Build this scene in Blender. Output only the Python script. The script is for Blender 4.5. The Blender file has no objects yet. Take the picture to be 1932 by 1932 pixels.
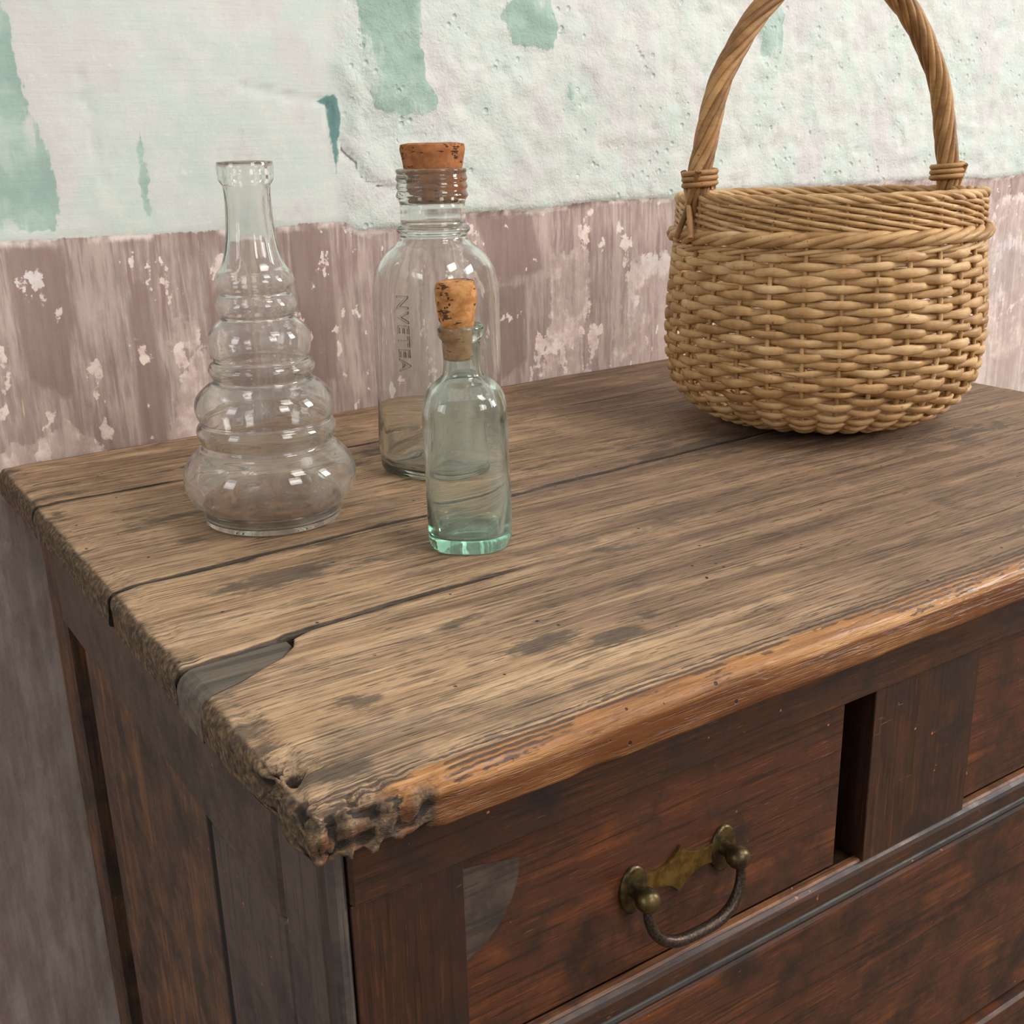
import bpy, math, random
import numpy as np
from mathutils import Matrix, Vector

random.seed(7)
RNG = np.random.default_rng(11)
S = bpy.context.scene
COL = S.collection

# ------------------------------------------------------------------ camera
cam_d = bpy.data.cameras.new('camera'); cam = bpy.data.objects.new('camera', cam_d); COL.objects.link(cam)
RX = Vector((0.83331206, -0.55226727, -0.02432845))
RY = Vector((-0.19421354, -0.25127599, -0.94823071))
RZ = Vector((0.51756363, 0.79489700, -0.31664909))
m = Matrix((RX, -RY, -RZ)).transposed().to_4x4()
m.translation = (-0.121, -0.8624, 1.02)
cam.matrix_world = m
cam_d.sensor_width = 36.0; cam_d.lens = 2154.257 / 1932 * 36.0
cam_d.clip_start = 0.02; cam_d.clip_end = 50
S.camera = cam

# ------------------------------------------------------------------ world, lights, exposure
W = bpy.data.worlds.new('world'); S.world = W; W.use_nodes = True
W.node_tree.nodes['Background'].inputs[0].default_value = (1.0, 0.965, 0.92, 1)
W.node_tree.nodes['Background'].inputs[1].default_value = 0.36

def area(name, pos, target, sx, sy, power, col):
    l = bpy.data.lights.new(name, 'AREA'); l.shape = 'RECTANGLE'; l.size = sx; l.size_y = sy
    l.energy = power; l.color = col
    o = bpy.data.objects.new(name, l); COL.objects.link(o); o.location = pos
    o.rotation_euler = (Vector(target) - Vector(pos)).to_track_quat('-Z', 'Y').to_euler()
    return o
area('window_light_front', (0.75, -3.20, 2.05), (0.35, -0.2, 0.85), 0.85, 0.85, 27, (1.0, 0.97, 0.93))
area('window_light_right', (2.75, -1.75, 1.95), (0.3, -0.2, 0.85), 0.65, 0.95, 56, (1.0, 0.97, 0.94))
area('window_light_left', (-2.6, -0.75, 1.75), (0.2, -0.25, 0.8), 0.8, 1.0, 16, (0.95, 0.98, 1.0))
area('added_top_fill', (0.75, -1.35, 2.38), (0.45, -0.3, 0.8), 0.5, 0.5, 13, (1.0, 0.95, 0.88))  # added fill from above to brighten the chest top, no known lamp
S.view_settings.view_transform = 'Standard'; S.view_settings.look = 'None'
S.view_settings.gamma = 1.0; S.view_settings.use_curve_mapping = False
S.view_settings.exposure = 0.0
S.cycles.max_bounces = 14; S.cycles.transmission_bounces = 14; S.cycles.glossy_bounces = 5; S.cycles.diffuse_bounces = 3; S.cycles.adaptive_threshold = 0.04; S.cycles.adaptive_min_samples = 14

# ------------------------------------------------------------------ node helpers
def srgb(r, g, b):
    f = lambda c: (c / 12.92 if c <= .04045 else ((c + .055) / 1.055) ** 2.4)
    return (f(r / 255), f(g / 255), f(b / 255), 1.0)

class NT:
    def __init__(s, name):
        s.m = bpy.data.materials.new(name); s.m.use_nodes = True
        s.t = s.m.node_tree; s.n = s.t.nodes; s.n.clear()
        s.out = s.n.new('ShaderNodeOutputMaterial')
        s.obj = s.n.new('ShaderNodeTexCoord').outputs['Object']
    def L(s, a, b): s.t.links.new(a, b)
    def put(s, sock, v):
        if isinstance(v, bpy.types.NodeSocket): s.L(v, sock)
        else: sock.default_value = v
    def map(s, scale=(1, 1, 1), vec=None, loc=(0, 0, 0), rot=(0, 0, 0)):
        n = s.n.new('ShaderNodeMapping'); s.put(n.inputs[0], vec or s.obj)
        s.put(n.inputs['Location'], loc); n.inputs['Rotation'].default_value = rot; n.inputs['Scale'].default_value = scale
        return n.outputs[0]
    def noise(s, vec, scale=1, detail=4, rough=.55, dist=0):
        n = s.n.new('ShaderNodeTexNoise'); s.put(n.inputs['Vector'], vec)
        n.inputs['Scale'].default_value = scale; n.inputs['Detail'].default_value = min(detail, 4)
        n.inputs['Roughness'].default_value = rough; n.inputs['Distortion'].default_value = dist
        return n.outputs['Fac']
    def vor(s, vec, scale=1, feat='F1', rnd=1):
        n = s.n.new('ShaderNodeTexVoronoi'); s.put(n.inputs['Vector'], vec); n.feature = feat
        n.inputs['Scale'].default_value = scale; n.inputs['Randomness'].default_value = rnd
        return n.outputs['Distance']
    def math(s, op, a, b=0.0, c=None, clamp=False):
        n = s.n.new('ShaderNodeMath'); n.operation = op; n.use_clamp = clamp
        s.put(n.inputs[0], a); s.put(n.inputs[1], b)
        if c is not None: s.put(n.inputs[2], c)
        return n.outputs[0]
    def step(s, v, lo, hi, a=0.0, b=1.0):
        n = s.n.new('ShaderNodeMapRange'); n.interpolation_type = 'SMOOTHSTEP'
        s.put(n.inputs[0], v); s.put(n.inputs[1], lo); s.put(n.inputs[2], hi); s.put(n.inputs[3], a); s.put(n.inputs[4], b)
        return n.outputs[0]
    def mix(s, f, a, b, mode='MIX'):
        n = s.n.new('ShaderNodeMix'); n.data_type = 'RGBA'; n.blend_type = mode
        s.put(n.inputs[0], f); s.put(n.inputs[6], a); s.put(n.inputs[7], b)
        return n.outputs[2]
    def ramp(s, f, stops):
        n = s.n.new('ShaderNodeValToRGB'); s.put(n.inputs[0], f); e = n.color_ramp.elements
        while len(e) < len(stops): e.new(.5)
        for i, (p, c) in enumerate(stops): e[i].position = p; e[i].color = c
        return n.outputs[0]
    def attr(s, name):
        n = s.n.new('ShaderNodeAttribute'); n.attribute_name = name; return n.outputs['Fac']
    def rand(s):
        return s.n.new('ShaderNodeObjectInfo').outputs['Random']
    def xyz(s, vec=None):
        n = s.n.new('ShaderNodeSeparateXYZ'); s.put(n.inputs[0], vec or s.obj); return n.outputs
    def comb(s, x, y, z):
        n = s.n.new('ShaderNodeCombineXYZ'); s.put(n.inputs[0], x); s.put(n.inputs[1], y); s.put(n.inputs[2], z); return n.outputs[0]
    def bump(s, h, strength=.5, dist=.002, nrm=None):
        n = s.n.new('ShaderNodeBump'); n.inputs['Strength'].default_value = strength; n.inputs['Distance'].default_value = dist
        s.put(n.inputs['Height'], h)
        if nrm: s.L(nrm, n.inputs['Normal'])
        return n.outputs[0]
    def bsdf(s, col, rough=.6, nrm=None, metal=0.0, spec=.5):
        n = s.n.new('ShaderNodeBsdfPrincipled'); s.put(n.inputs['Base Color'], col); s.put(n.inputs['Roughness'], rough)
        s.put(n.inputs['Metallic'], metal); s.put(n.inputs['Specular IOR Level'], spec)
        if nrm: s.L(nrm, n.inputs['Normal'])
        return n.outputs[0]
    def done(s, sh, vol=None):
        s.L(sh, s.out.inputs[0])
        if vol: s.L(vol, s.out.inputs[1])
        return s.m

# ------------------------------------------------------------------ numpy noise
def _h(ix, iy, iz, seed):
    n = (ix.astype(np.int64) * 374761393 + iy.astype(np.int64) * 668265263 + iz.astype(np.int64) * 2147483647 + seed * 974711) & 0xffffffff
    n = ((n ^ (n >> 13)) * 1274126177) & 0xffffffff
    n = ((n ^ (n >> 16)) * 2246822519) & 0xffffffff
    return ((n ^ (n >> 15)) & 0xffffff) / float(0xffffff)
def vnoise(P, seed=0):
    P = np.asarray(P, float); i = np.floor(P); t = P - i; t = t * t * (3 - 2 * t); i = i.astype(np.int64); r = 0
    for a in (0, 1):
        for b in (0, 1):
            for c in (0, 1):
                w = (t[..., 0] if a else 1 - t[..., 0]) * (t[..., 1] if b else 1 - t[..., 1]) * (t[..., 2] if c else 1 - t[..., 2])
                r = r + w * _h(i[..., 0] + a, i[..., 1] + b, i[..., 2] + c, seed)
    return r * 2 - 1
def fbm(P, octv=4, seed=0, gain=.5):
    r = 0; a = 1; P = np.asarray(P, float)
    for o in range(octv):
        r = r + a * vnoise(P * 2 ** o + o * 17.3, seed + o); a *= gain
    return r
def sst(v, a, b):
    t = np.clip((v - a) / (b - a), 0, 1); return t * t * (3 - 2 * t)

# ------------------------------------------------------------------ mesh helpers
def mesh_obj(name, V, F, mat, parent=None, smooth=True, attrs=None, loc=None):
    V = np.asarray(V, float)
    off = np.array(parent_origin(parent)) if parent is not None else (np.array(loc) if loc is not None else np.zeros(3))
    me = bpy.data.meshes.new(name); me.from_pydata((V - off).tolist(), [], [tuple(f) for f in F]); me.update()
    if smooth: me.polygons.foreach_set('use_smooth', [True] * len(me.polygons))
    me.materials.append(mat)
    if attrs:
        for k, v in attrs.items():
            a = me.attributes.new(k, 'FLOAT', 'POINT'); a.data.foreach_set('value', np.asarray(v, np.float32))
    o = bpy.data.objects.new(name, me); COL.objects.link(o)
    if parent is not None: o.parent = parent
    elif loc is not None: o.location = loc
    return o
ORIG = {}
def parent_origin(p):
    o = np.zeros(3)
    while p is not None: o += np.array(p.location); p = p.parent
    return o
def tag(o, label, cat, group=None):
    o['label'] = label; o['category'] = cat
    if group: o['group'] = group
    return o
def empty(name, loc, label, cat):
    o = bpy.data.objects.new(name, None); COL.objects.link(o); o.location = loc; o.empty_display_size = .05
    return tag(o, label, cat)
def grid_faces(nu, nv, cu=False, cv=False, flip=False):
    F = []
    for i in range(nu if cu else nu - 1):
        for j in range(nv if cv else nv - 1):
            a = i * nv + j; b = ((i + 1) % nu) * nv + j; c = ((i + 1) % nu) * nv + (j + 1) % nv; d = i * nv + (j + 1) % nv
            F.append((a, d, c, b) if flip else (a, b, c, d))
    return F
def tube(path, n1, n2, r1, r2, ns=6, closed=False, sq=1.0):
    """path (N,3); frame n1,n2 (N,3); half-sizes r1 along n1 and r2 along n2"""
    N = len(path); a = np.linspace(0, 2 * np.pi, ns, endpoint=False)
    r1 = np.broadcast_to(r1, N); r2 = np.broadcast_to(r2, N)
    V = path[:, None, :] + n1[:, None, :] * ((np.sign(np.cos(a)) * np.abs(np.cos(a)) ** sq)[None, :, None] * r1[:, None, None]) + n2[:, None, :] * ((np.sign(np.sin(a)) * np.abs(np.sin(a)) ** sq)[None, :, None] * r2[:, None, None])
    V = V.reshape(-1, 3); F = grid_faces(N, ns, closed, True)
    if not closed: F += [tuple(range(ns))[::-1], tuple(range((N - 1) * ns, N * ns))]
    return V, F
def frames(P, up=None):
    T = np.gradient(P, axis=0); T /= np.linalg.norm(T, axis=1)[:, None]
    n = np.array(up if up is not None else (0, 0, 1.0)); n1 = []
    for t in T:
        n = n - t * n.dot(t); n = n / np.linalg.norm(n); n1.append(n)
    n1 = np.array(n1); return n1, np.cross(T, n1)
def box_vf(x0, x1, y0, y1, z0, z1, bev=.0015):
    """box with bevelled edges"""
    b = min(bev, (x1 - x0) * .4, (y1 - y0) * .4, (z1 - z0) * .4)
    V = []; 
    for sx in (0, 1):
        for sy in (0, 1):
            for sz in (0, 1):
                X = (x0, x1)[sx]; Y = (y0, y1)[sy]; Z = (z0, z1)[sz]
                dx = b if sx == 0 else -b; dy = b if sy == 0 else -b; dz = b if sz == 0 else -b
                V += [(X, Y + dy, Z + dz), (X + dx, Y, Z + dz), (X + dx, Y + dy, Z)]
    i = lambda sx, sy, sz, k: (sx * 4 + sy * 2 + sz) * 3 + k
    F = []
    for s in (0, 1):
        q = [i(s, 0, 0, 0), i(s, 1, 0, 0), i(s, 1, 1, 0), i(s, 0, 1, 0)]; F.append(q if s else q[::-1])
        q = [i(0, s, 0, 1), i(0, s, 1, 1), i(1, s, 1, 1), i(1, s, 0, 1)]; F.append(q if s else q[::-1])
        q = [i(0, 0, s, 2), i(1, 0, s, 2), i(1, 1, s, 2), i(0, 1, s, 2)]; F.append(q if s else q[::-1])
    for s in (0, 1):
        for t in (0, 1):
            f = (s + t) % 2
            q = [i(0, s, t, 1), i(1, s, t, 1), i(1, s, t, 2), i(0, s, t, 2)]; F.append(q if f == 0 else q[::-1])
            q = [i(s, 0, t, 0), i(s, 1, t, 0), i(s, 1, t, 2), i(s, 0, t, 2)]; F.append(q if f else q[::-1])
            q = [i(s, t, 0, 0), i(s, t, 1, 0), i(s, t, 1, 1), i(s, t, 0, 1)]; F.append(q if f == 0 else q[::-1])
    for sx in (0, 1):
        for sy in (0, 1):
            for sz in (0, 1):
                q = [i(sx, sy, sz, 0), i(sx, sy, sz, 1), i(sx, sy, sz, 2)]
                F.append(q if (sx + sy + sz) % 2 else q[::-1])
    return np.array(V), F
def board(name, x0, x1, y0, y1, z0, z1, mat, parent, bev=.0015):
    V, F = box_vf(x0, x1, y0, y1, z0, z1, bev)
    return mesh_obj(name, V, F, mat, parent, smooth=False)

# ------------------------------------------------------------------ wood materials
def dark_wood(name, axis, c_dark, c_mid, c_hi, rough=.42, chips=.75, hi=.62):
    k = NT(name)
    off = k.math('MULTIPLY', k.rand(), 7.0)
    base = k.map(vec=k.obj, loc=(0, 0, 0))
    n = k.n.new('ShaderNodeVectorMath'); n.operation = 'ADD'; k.L(base, n.inputs[0]); k.L(k.comb(off, off, off), n.inputs[1]); v = n.outputs[0]
    sc = {'x': (5, 90, 90), 'z': (90, 90, 5)}[axis]
    sf = {'x': (16, 420, 420), 'z': (420, 420, 16)}[axis]
    g = k.noise(k.map(sc, v), 1, 6, .62, .4)
    fine = k.noise(k.map(sf, v), 1, 3, .6)
    bl = k.noise(v, 26, 7, .7)
    col = k.ramp(bl, [(.3, c_dark), (.52, c_mid), (.78, c_mid)])
    col = k.mix(k.step(k.math('ADD', g, k.math('MULTIPLY', k.math('SUBTRACT', bl, .5), .7)), hi - .12, hi + .16, 0, .75), col, c_hi)
    col = k.mix(k.step(fine, .52, .64, 0, .7), col, c_dark)
    ff = k.noise(k.map({'x': (30, 900, 900), 'z': (900, 900, 30)}[axis], v), 1, 3, .6)
    col = k.mix(k.math('MULTIPLY', k.step(ff, .55, .66, 0, .6), k.step(bl, .4, .6)), col, c_hi)
    spots = k.noise(v, 230, 2, .5); msk = k.noise(v, 22, 3, .6)
    ch = k.math('MULTIPLY', k.step(spots, chips - .04, chips), k.step(msk, .52, .62))
    col = k.mix(ch, col, srgb(176, 110, 62))
    scr = k.noise(k.map((60, 60, 700), v, rot=(.5, .7, .2)), 1, 2, .5)
    col = k.mix(k.math('MULTIPLY', k.step(scr, .7, .76), k.step(msk, .5, .6, 0, .5)), col, srgb(150, 105, 75))
    h = k.math('ADD', k.math('MULTIPLY', g, .5), k.math('ADD', k.math('MULTIPLY', fine, .35), k.math('MULTIPLY', k.noise(v, 60, 4, .6), .6)))
    nr = k.bump(h, .35, .0012)
    rg = k.step(bl, .3, .7, rough + .14, rough - .06)
    return k.done(k.bsdf(col, rg, nr))

MW_FRONT = dark_wood('mahogany_front', 'x', srgb(38, 24, 18), srgb(76, 43, 28), srgb(124, 70, 38), hi=.66)
MW_FRONTV = dark_wood('mahogany_upright', 'z', srgb(36, 23, 18), srgb(58, 35, 25), srgb(96, 56, 34), hi=.72)
MW_RAIL = dark_wood('dark_rail', 'x', srgb(34, 22, 17), srgb(62, 38, 26), srgb(100, 58, 32), hi=.7)
MW_SIDE = dark_wood('side_panel_wood', 'z', srgb(58, 46, 40), srgb(86, 65, 52), srgb(138, 92, 58), rough=.6, hi=.6)
MW_SIDEH = dark_wood('side_rail_wood', 'x', srgb(62, 51, 45), srgb(86, 70, 60), srgb(104, 84, 70), rough=.65, hi=.7)
MW_SIDEG = dark_wood('side_stile_wood', 'z', srgb(64, 54, 50), srgb(88, 74, 67), srgb(104, 84, 70), rough=.65, hi=.72)
MW_GREY = dark_wood('bare_grey_wood', 'z', srgb(52, 46, 42), srgb(82, 73, 65), srgb(100, 88, 76), rough=.75, hi=.7)
MW_BEAD = dark_wood('black_bead', 'x', srgb(30, 28, 27), srgb(58, 54, 50), srgb(84, 78, 72), rough=.5, hi=.66)
MW_EDGE = dark_wood('worn_ledge', 'x', srgb(60, 36, 24), srgb(112, 74, 48), srgb(150, 98, 58), rough=.5, hi=.55)
MW_IN = dark_wood('shaded_inside_wood', 'z', srgb(12, 10, 9), srgb(18, 14, 12), srgb(24, 18, 14), rough=.9)  # inside wood kept near-black, the shade of the gaps put into its colour

# ---- weathered table top
def top_wood():
    k = NT('weathered_top')
    x, y, z = k.xyz()
    off = k.math('MULTIPLY', k.rand(), 3.0)
    n = k.n.new('ShaderNodeVectorMath'); n.operation = 'ADD'; k.L(k.obj, n.inputs[0]); k.L(k.comb(off, 0.0, 0.0), n.inputs[1]); v = n.outputs[0]
    wear = k.attr('wear'); edge = k.attr('edge'); endg = k.attr('endg'); stain = k.attr('stain'); gap = k.attr('gap')
    wav = k.noise(k.map((3, 12, 12), v), 1, 3, .5)
    yy = k.math('ADD', k.xyz(v)[1], k.math('MULTIPLY', wav, .012))
    gv = k.comb(k.xyz(v)[0], yy, k.xyz(v)[2])
    g = k.noise(k.map((4, 70, 70), gv), 1, 7, .62)
    g2 = k.noise(k.map((9, 260, 260), gv), 1, 5, .65)
    g3 = k.noise(k.map((30, 700, 700), gv), 1, 3, .6)
    bl = k.noise(k.map((7, 16, 16), v), 1, 5, .6)
    bl2 = k.noise(v, 38, 5, .62)
    # tan pale wood vs brown wood
    pale = k.ramp(g, [(.3, srgb(150, 119, 90)), (.5, srgb(190, 155, 120)), (.72, srgb(214, 182, 146))])
    brown = k.ramp(g, [(.3, srgb(102, 81, 66)), (.5, srgb(142, 114, 91)), (.72, srgb(176, 145, 115))])
    w = k.math('ADD', wear, k.math('MULTIPLY', k.math('SUBTRACT', bl, .5), 1.5))
    col = k.mix(k.step(w, .15, .85), brown, pale)
    # grey weathering blotches
    gm = k.step(k.math('ADD', bl, k.math('MULTIPLY', k.math('SUBTRACT', bl2, .5), .5)), .52, .72, 0, .6)
    col = k.mix(gm, col, srgb(116, 99, 84))
    # pores, cracks and fibres of the weathered grain
    g4 = k.noise(k.map((26, 1250, 1250), gv), 1, 3, .6)
    g5 = k.noise(k.map((5, 520, 520), gv, loc=(5, 2, 8)), 1, 4, .6)
    pores = k.math('MULTIPLY', k.step(g2, .52, .60), k.step(bl2, .36, .58))
    col = k.mix(k.math('MULTIPLY', pores, .55), col, srgb(76, 62, 52))
    col = k.mix(k.step(g3, .54, .64, 0, .55), col, srgb(80, 64, 52))
    col = k.mix(k.math('MULTIPLY', k.step(g4, .54, .62, 0, .6), k.step(bl2, .3, .55)), col, srgb(70, 57, 47))
    col = k.mix(k.math('MULTIPLY', k.step(g5, .60, .64, 0, .8), k.step(g, .4, .6)), col, srgb(62, 51, 43))
    lite = k.step(k.noise(k.map((14, 620, 620), gv, loc=(3, 7, 1)), 1, 4, .6), .55, .66, 0, .5)
    col = k.mix(lite, col, k.mix(k.step(wear, .1, .6), srgb(164, 132, 100), srgb(214, 178, 134)))
    # short pits in the weathered surface
    pit = k.step(k.vor(k.map((75, 620, 620), gv)), .16, .30, 1, 0)
    pit = k.math('MULTIPLY', pit, k.step(k.noise(k.map((20, 70, 70), v), 1, 4, .65), .47, .58))
    col = k.mix(k.math('MULTIPLY', pit, .75), col, srgb(62, 52, 45))
    # stains and knots (their own shapes)
    st = k.step(k.math('ADD', stain, k.math('MULTIPLY', k.math('SUBTRACT', k.noise(k.map((34, 110, 110), gv), 1, 5, .7), .5), 2.1)), .34, .72, 0, .8)
    col = k.mix(st, col, srgb(84, 73, 63))
    # worn front nosing: bare orange wood with dark lines of old polish
    ora = k.ramp(g2, [(.3, srgb(116, 74, 42)), (.5, srgb(172, 120, 72)), (.72, srgb(206, 158, 104))])
    en = k.math('ADD', edge, k.math('MULTIPLY', k.math('SUBTRACT', bl2, .5), .5))
    col = k.mix(k.step(en, .3, .62), col, ora)
    dfa = k.math('ADD', k.attr('dfront'), k.math('MULTIPLY', k.math('SUBTRACT', k.noise(k.map((22, 1, 1), v), 1, 4, .6), .5), .004))
    brk = k.noise(k.map((28, 60, 60), v), 1, 4, .65); rag = k.math('MULTIPLY', k.math('SUBTRACT', k.noise(k.map((160, 500, 500), v), 1, 3, .6), .5), .0022)
    ln = 0.0
    for c_, w_, t_ in ((.0160, .0007, .46), (.0128, .0011, .40), (.0092, .0013, .38), (.0060, .0011, .42), (.0034, .0008, .44), (.0014, .0006, .46)):
        dd = k.math('ABSOLUTE', k.math('ADD', k.math('SUBTRACT', dfa, c_), rag))
        ln = k.math('MAXIMUM', ln, k.math('MULTIPLY', k.step(dd, w_, w_ * .5), k.step(k.math('ADD', brk, c_ * 9), t_ + .10, t_ + .15)))
    ln = k.math('MULTIPLY', ln, k.step(k.attr('under'), .8, .4))
    col = k.mix(k.math('MULTIPLY', ln, .85), col, srgb(78, 60, 54))
    und = k.step(k.attr('under'), .2, .9)
    col = k.mix(k.math('MULTIPLY', und, k.step(k.noise(k.map((10, 60, 60), v), 1, 5, .65), .36, .6, .35, .95)), col, srgb(102, 58, 30))
    # end grain and joints
    eg = k.step(k.math('ADD', endg, k.math('MULTIPLY', k.math('SUBTRACT', bl2, .5), .9)), .3, .75)
    egc = k.ramp(k.noise(k.map((300, 300, 300), v), 1, 4, .65), [(.35, srgb(58, 48, 40)), (.52, srgb(98, 80, 63)), (.7, srgb(146, 118, 86))])
    col = k.mix(eg, col, egc)
    col = k.mix(k.step(k.math('ADD', gap, k.math('MULTIPLY', k.math('SUBTRACT', bl2, .5), .6)), .45, .85, 0, .9), col, srgb(42, 35, 30))
    col = k.mix(k.step(k.math('ADD', k.attr('crev'), k.math('MULTIPLY', k.math('SUBTRACT', k.noise(v, 300, 3, .6), .5), .8)), .3, .6, 0, .9), col, srgb(40, 33, 27))  # chewed pits darken with depth: dirt plus crevice shade put into the colour
    # worm holes
    wh = k.step(k.vor(k.map((90, 90, 90), v)), .06, .1, 1, 0)
    wh = k.math('MULTIPLY', wh, k.step(k.noise(v, 30, 2, .5), .54, .6))
    col = k.mix(wh, col, srgb(44, 34, 28))
    h = k.math('ADD', k.math('MULTIPLY', k.step(g2, .5, .62), -.5), k.math('MULTIPLY', k.step(g3, .52, .64), -.5))
    h = k.math('ADD', h, k.math('MULTIPLY', k.step(g5, .58, .64), -.8))
    h = k.math('ADD', h, k.math('MULTIPLY', bl2, .7))
    h = k.math('ADD', h, k.math('ADD', k.math('MULTIPLY', wh, -2.0), k.math('MULTIPLY', pit, -.9)))
    h = k.math('ADD', h, k.math('MULTIPLY', k.math('MULTIPLY', k.noise(v, 420, 4, .7), eg), 1.2))
    nr = k.bump(h, .5, .0012)
    ro = k.step(en, .3, .7, .62, .36)
    ro = k.math('ADD', ro, k.math('MULTIPLY', eg, .3))
    return k.done(k.bsdf(col, ro, nr, spec=.4))
M_TOP = top_wood()
def patch_wood():
    k = NT('grey_patch_wood')
    g = k.noise(k.map((10, 240, 240)), 1, 6, .62); b = k.noise(k.obj, 40, 5, .6)
    col = k.ramp(g, [(.32, srgb(62, 56, 50)), (.55, srgb(98, 88, 77)), (.75, srgb(122, 108, 92))])
    col = k.mix(k.step(b, .55, .75, 0, .5), col, srgb(142, 114, 80))
    return k.done(k.bsdf(col, .6, k.bump(g, .4, .0008)))
M_PATCH = patch_wood()

# ------------------------------------------------------------------ wall
def poly_sdf(X, Z, poly):
    """positive inside, in metres"""
    P = np.array(poly); d = np.full(X.shape, 1e9); ins = np.zeros(X.shape, bool)
    for i in range(len(P)):
        a = P[i]; b = P[(i + 1) % len(P)]; e = b - a
        t = np.clip(((X - a[0]) * e[0] + (Z - a[1]) * e[1]) / (e @ e + 1e-12), 0, 1)
        d = np.minimum(d, np.hypot(X - a[0] - t * e[0], Z - a[1] - t * e[1]))
        c = ((a[1] > Z) != (b[1] > Z)) & (X < (b[0] - a[0]) * (Z - a[1]) / (b[1] - a[1] + 1e-12) + a[0]); ins ^= c
    return np.where(ins, d, -d)
def line_dist(X, Z, pts):
    d = np.full(X.shape, 1e9); P = np.array(pts)
    for a, b in zip(P[:-1], P[1:]):
        e = b - a; t = np.clip(((X - a[0]) * e[0] + (Z - a[1]) * e[1]) / (e @ e), 0, 1)
        d = np.minimum(d, np.hypot(X - a[0] - t * e[0], Z - a[1] - t * e[1]))
    return d
gx = np.concatenate([np.linspace(-1.7, -.16, 12, endpoint=False), np.arange(-.16, 1.36, .0036), np.linspace(1.36, 3.0, 14)])
gz = np.concatenate([np.linspace(0, .3, 6, endpoint=False), np.arange(.3, 1.26, .0036), np.linspace(1.26, 2.4, 12)])
GX, GZ = np.meshgrid(gx, gz, indexing='ij')
def rect(x0, x1, z0, z1): return [(x0, z0), (x1, z0), (x1, z1), (x0, z1)]
TEAL = [[(-.2, .9615), (.066, .9615), (.0705, .985), (.068, 1.015), (.061, 1.033), (.056, 1.06), (.055, 1.10), (.04, 1.14), (.02, 1.2), (-.02, 1.2), (-.03, 1.05), (-.2, 1.03)],
        [(.128, .966), (.133, .966), (.135, 1.0), (.131, 1.028), (.128, 1.0)],
        [(.318, 1.04), (.34, 1.033), (.372, 1.036), (.376, 1.046), (.366, 1.06), (.362, 1.10), (.36, 1.2), (.303, 1.2), (.308, 1.10), (.313, 1.06)],
        [(.45, 1.088), (.492, 1.085), (.498, 1.10), (.49, 1.125), (.45, 1.125), (.44, 1.11)],
        [(.268, 1.046), (.285, 1.05), (.289, 1.035), (.2835, .99), (.280, 1.02), (.279, 1.041)],
        [(.74, 1.085), (.765, 1.078), (.77, 1.12), (.75, 1.15), (.735, 1.12)],
        [(.505, 1.045), (.512, 1.04), (.516, 1.055), (.508, 1.06)]]
teal = np.max([poly_sdf(GX, GZ, p) for p in TEAL], 0)
deep = poly_sdf(GX, GZ, TEAL[4])
CRK = [[(.287, 1.016), (.292, 1.006), (.300, 1.000), (.303, .990), (.309, .984), (.320, .980), (.336, .977)], 
       [(.096, 1.066), (.094, 1.052), (.101, 1.036), (.099, 1.012), (.104, .99)],
       [(.21, 1.056), (.23, 1.052), (.25, 1.048), (.270, 1.046), (.279, 1.042), (.281, 1.02)],
       [(.372, 1.034), (.371, 1.02), (.372, 1.012)], [(.55, 1.005), (.585, 1.004), (.588, .985)],
       [(.33, 1.055), (.345, 1.05), (.36, 1.052)], [(.305, 1.035), (.312, 1.025), (.318, 1.02)], [(.295, 1.075), (.303, 1.07), (.309, 1.062)]]
crack = np.min([line_dist(GX, GZ, c) + w for c, w in zip(CRK, [0, .0016, .0012, .0017, .0018, .0018, .0016, .0014])], 0)
MAUVE = [[(.108, .70), (.121, .70), (.127, .80), (.126, .86), (.125, .915), (.119, .924), (.111, .922), (.107, .905), (.106, .85)],
         [(.240, .95), (.272, .952), (.275, .90), (.270, .83), (.245, .82), (.238, .88)], [(.03, .95), (.068, .952), (.07, .90), (.06, .84), (.03, .86)],
         [(.17, .80), (.195, .80), (.20, .86), (.185, .92), (.165, .9)], [(.41, .95), (.47, .95), (.48, .90), (.43, .89)], [(.42, .89), (.46, .89), (.46, .82), (.43, .80)]]
mauve = np.max([poly_sdf(GX, GZ, p) for p in MAUVE], 0)
PALE = [[(.49, .915), (.53, .91), (.535, .86), (.52, .83), (.52, .79), (.47, .79), (.485, .84), (.49, .87)], [(.125, .80), (.140, .835), (.150, .86), (.166, .868), (.170, .83), (.165, .78), (.11, .78)], [(.135, .875), (.148, .872), (.15, .885), (.14, .89)],
        [(-.2, .8), (.06, .82), (.08, .80), (.09, .78), (-.2, .76)], [(.29, .965), (.34, .965), (.335, .945), (.31, .94), (.285, .955)], [(.145, .87), (.152, .865), (.158, .885), (.15, .895)],
        [(.395, .905), (.402, .92), (.408, .90), (.43, .897), (.43, .89), (.4, .892)], [(.58, .9), (.72, .91), (.72, .76), (.6, .77), (.56, .8)], [(1.0, .93), (1.4, .93), (1.4, .6), (1.05, .6)]]
pale = np.max([poly_sdf(GX, GZ, p) for p in PALE], 0)
P3 = np.stack([GX, GZ, GX * 0], -1)
bz = .9545 + .0035 * fbm(np.stack([GX * 9, GX * 0, GX * 0], -1), 4, 3) + .012 * sst(GX, .285, .30) * (1 - sst(GX, .335, .36)) * -.6
line = GZ - bz
rough_zone = sst(GX + .008 * fbm(P3 * 30, 3, 5), .283, .300) * sst(line, -.004, .004)
dY = .0016 * fbm(P3 * 14, 4, 8) + .0030 * rough_zone + .0014 * rough_zone * fbm(P3 * 70, 4, 9) + .0010 * sst(line, -.001, .001)
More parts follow.
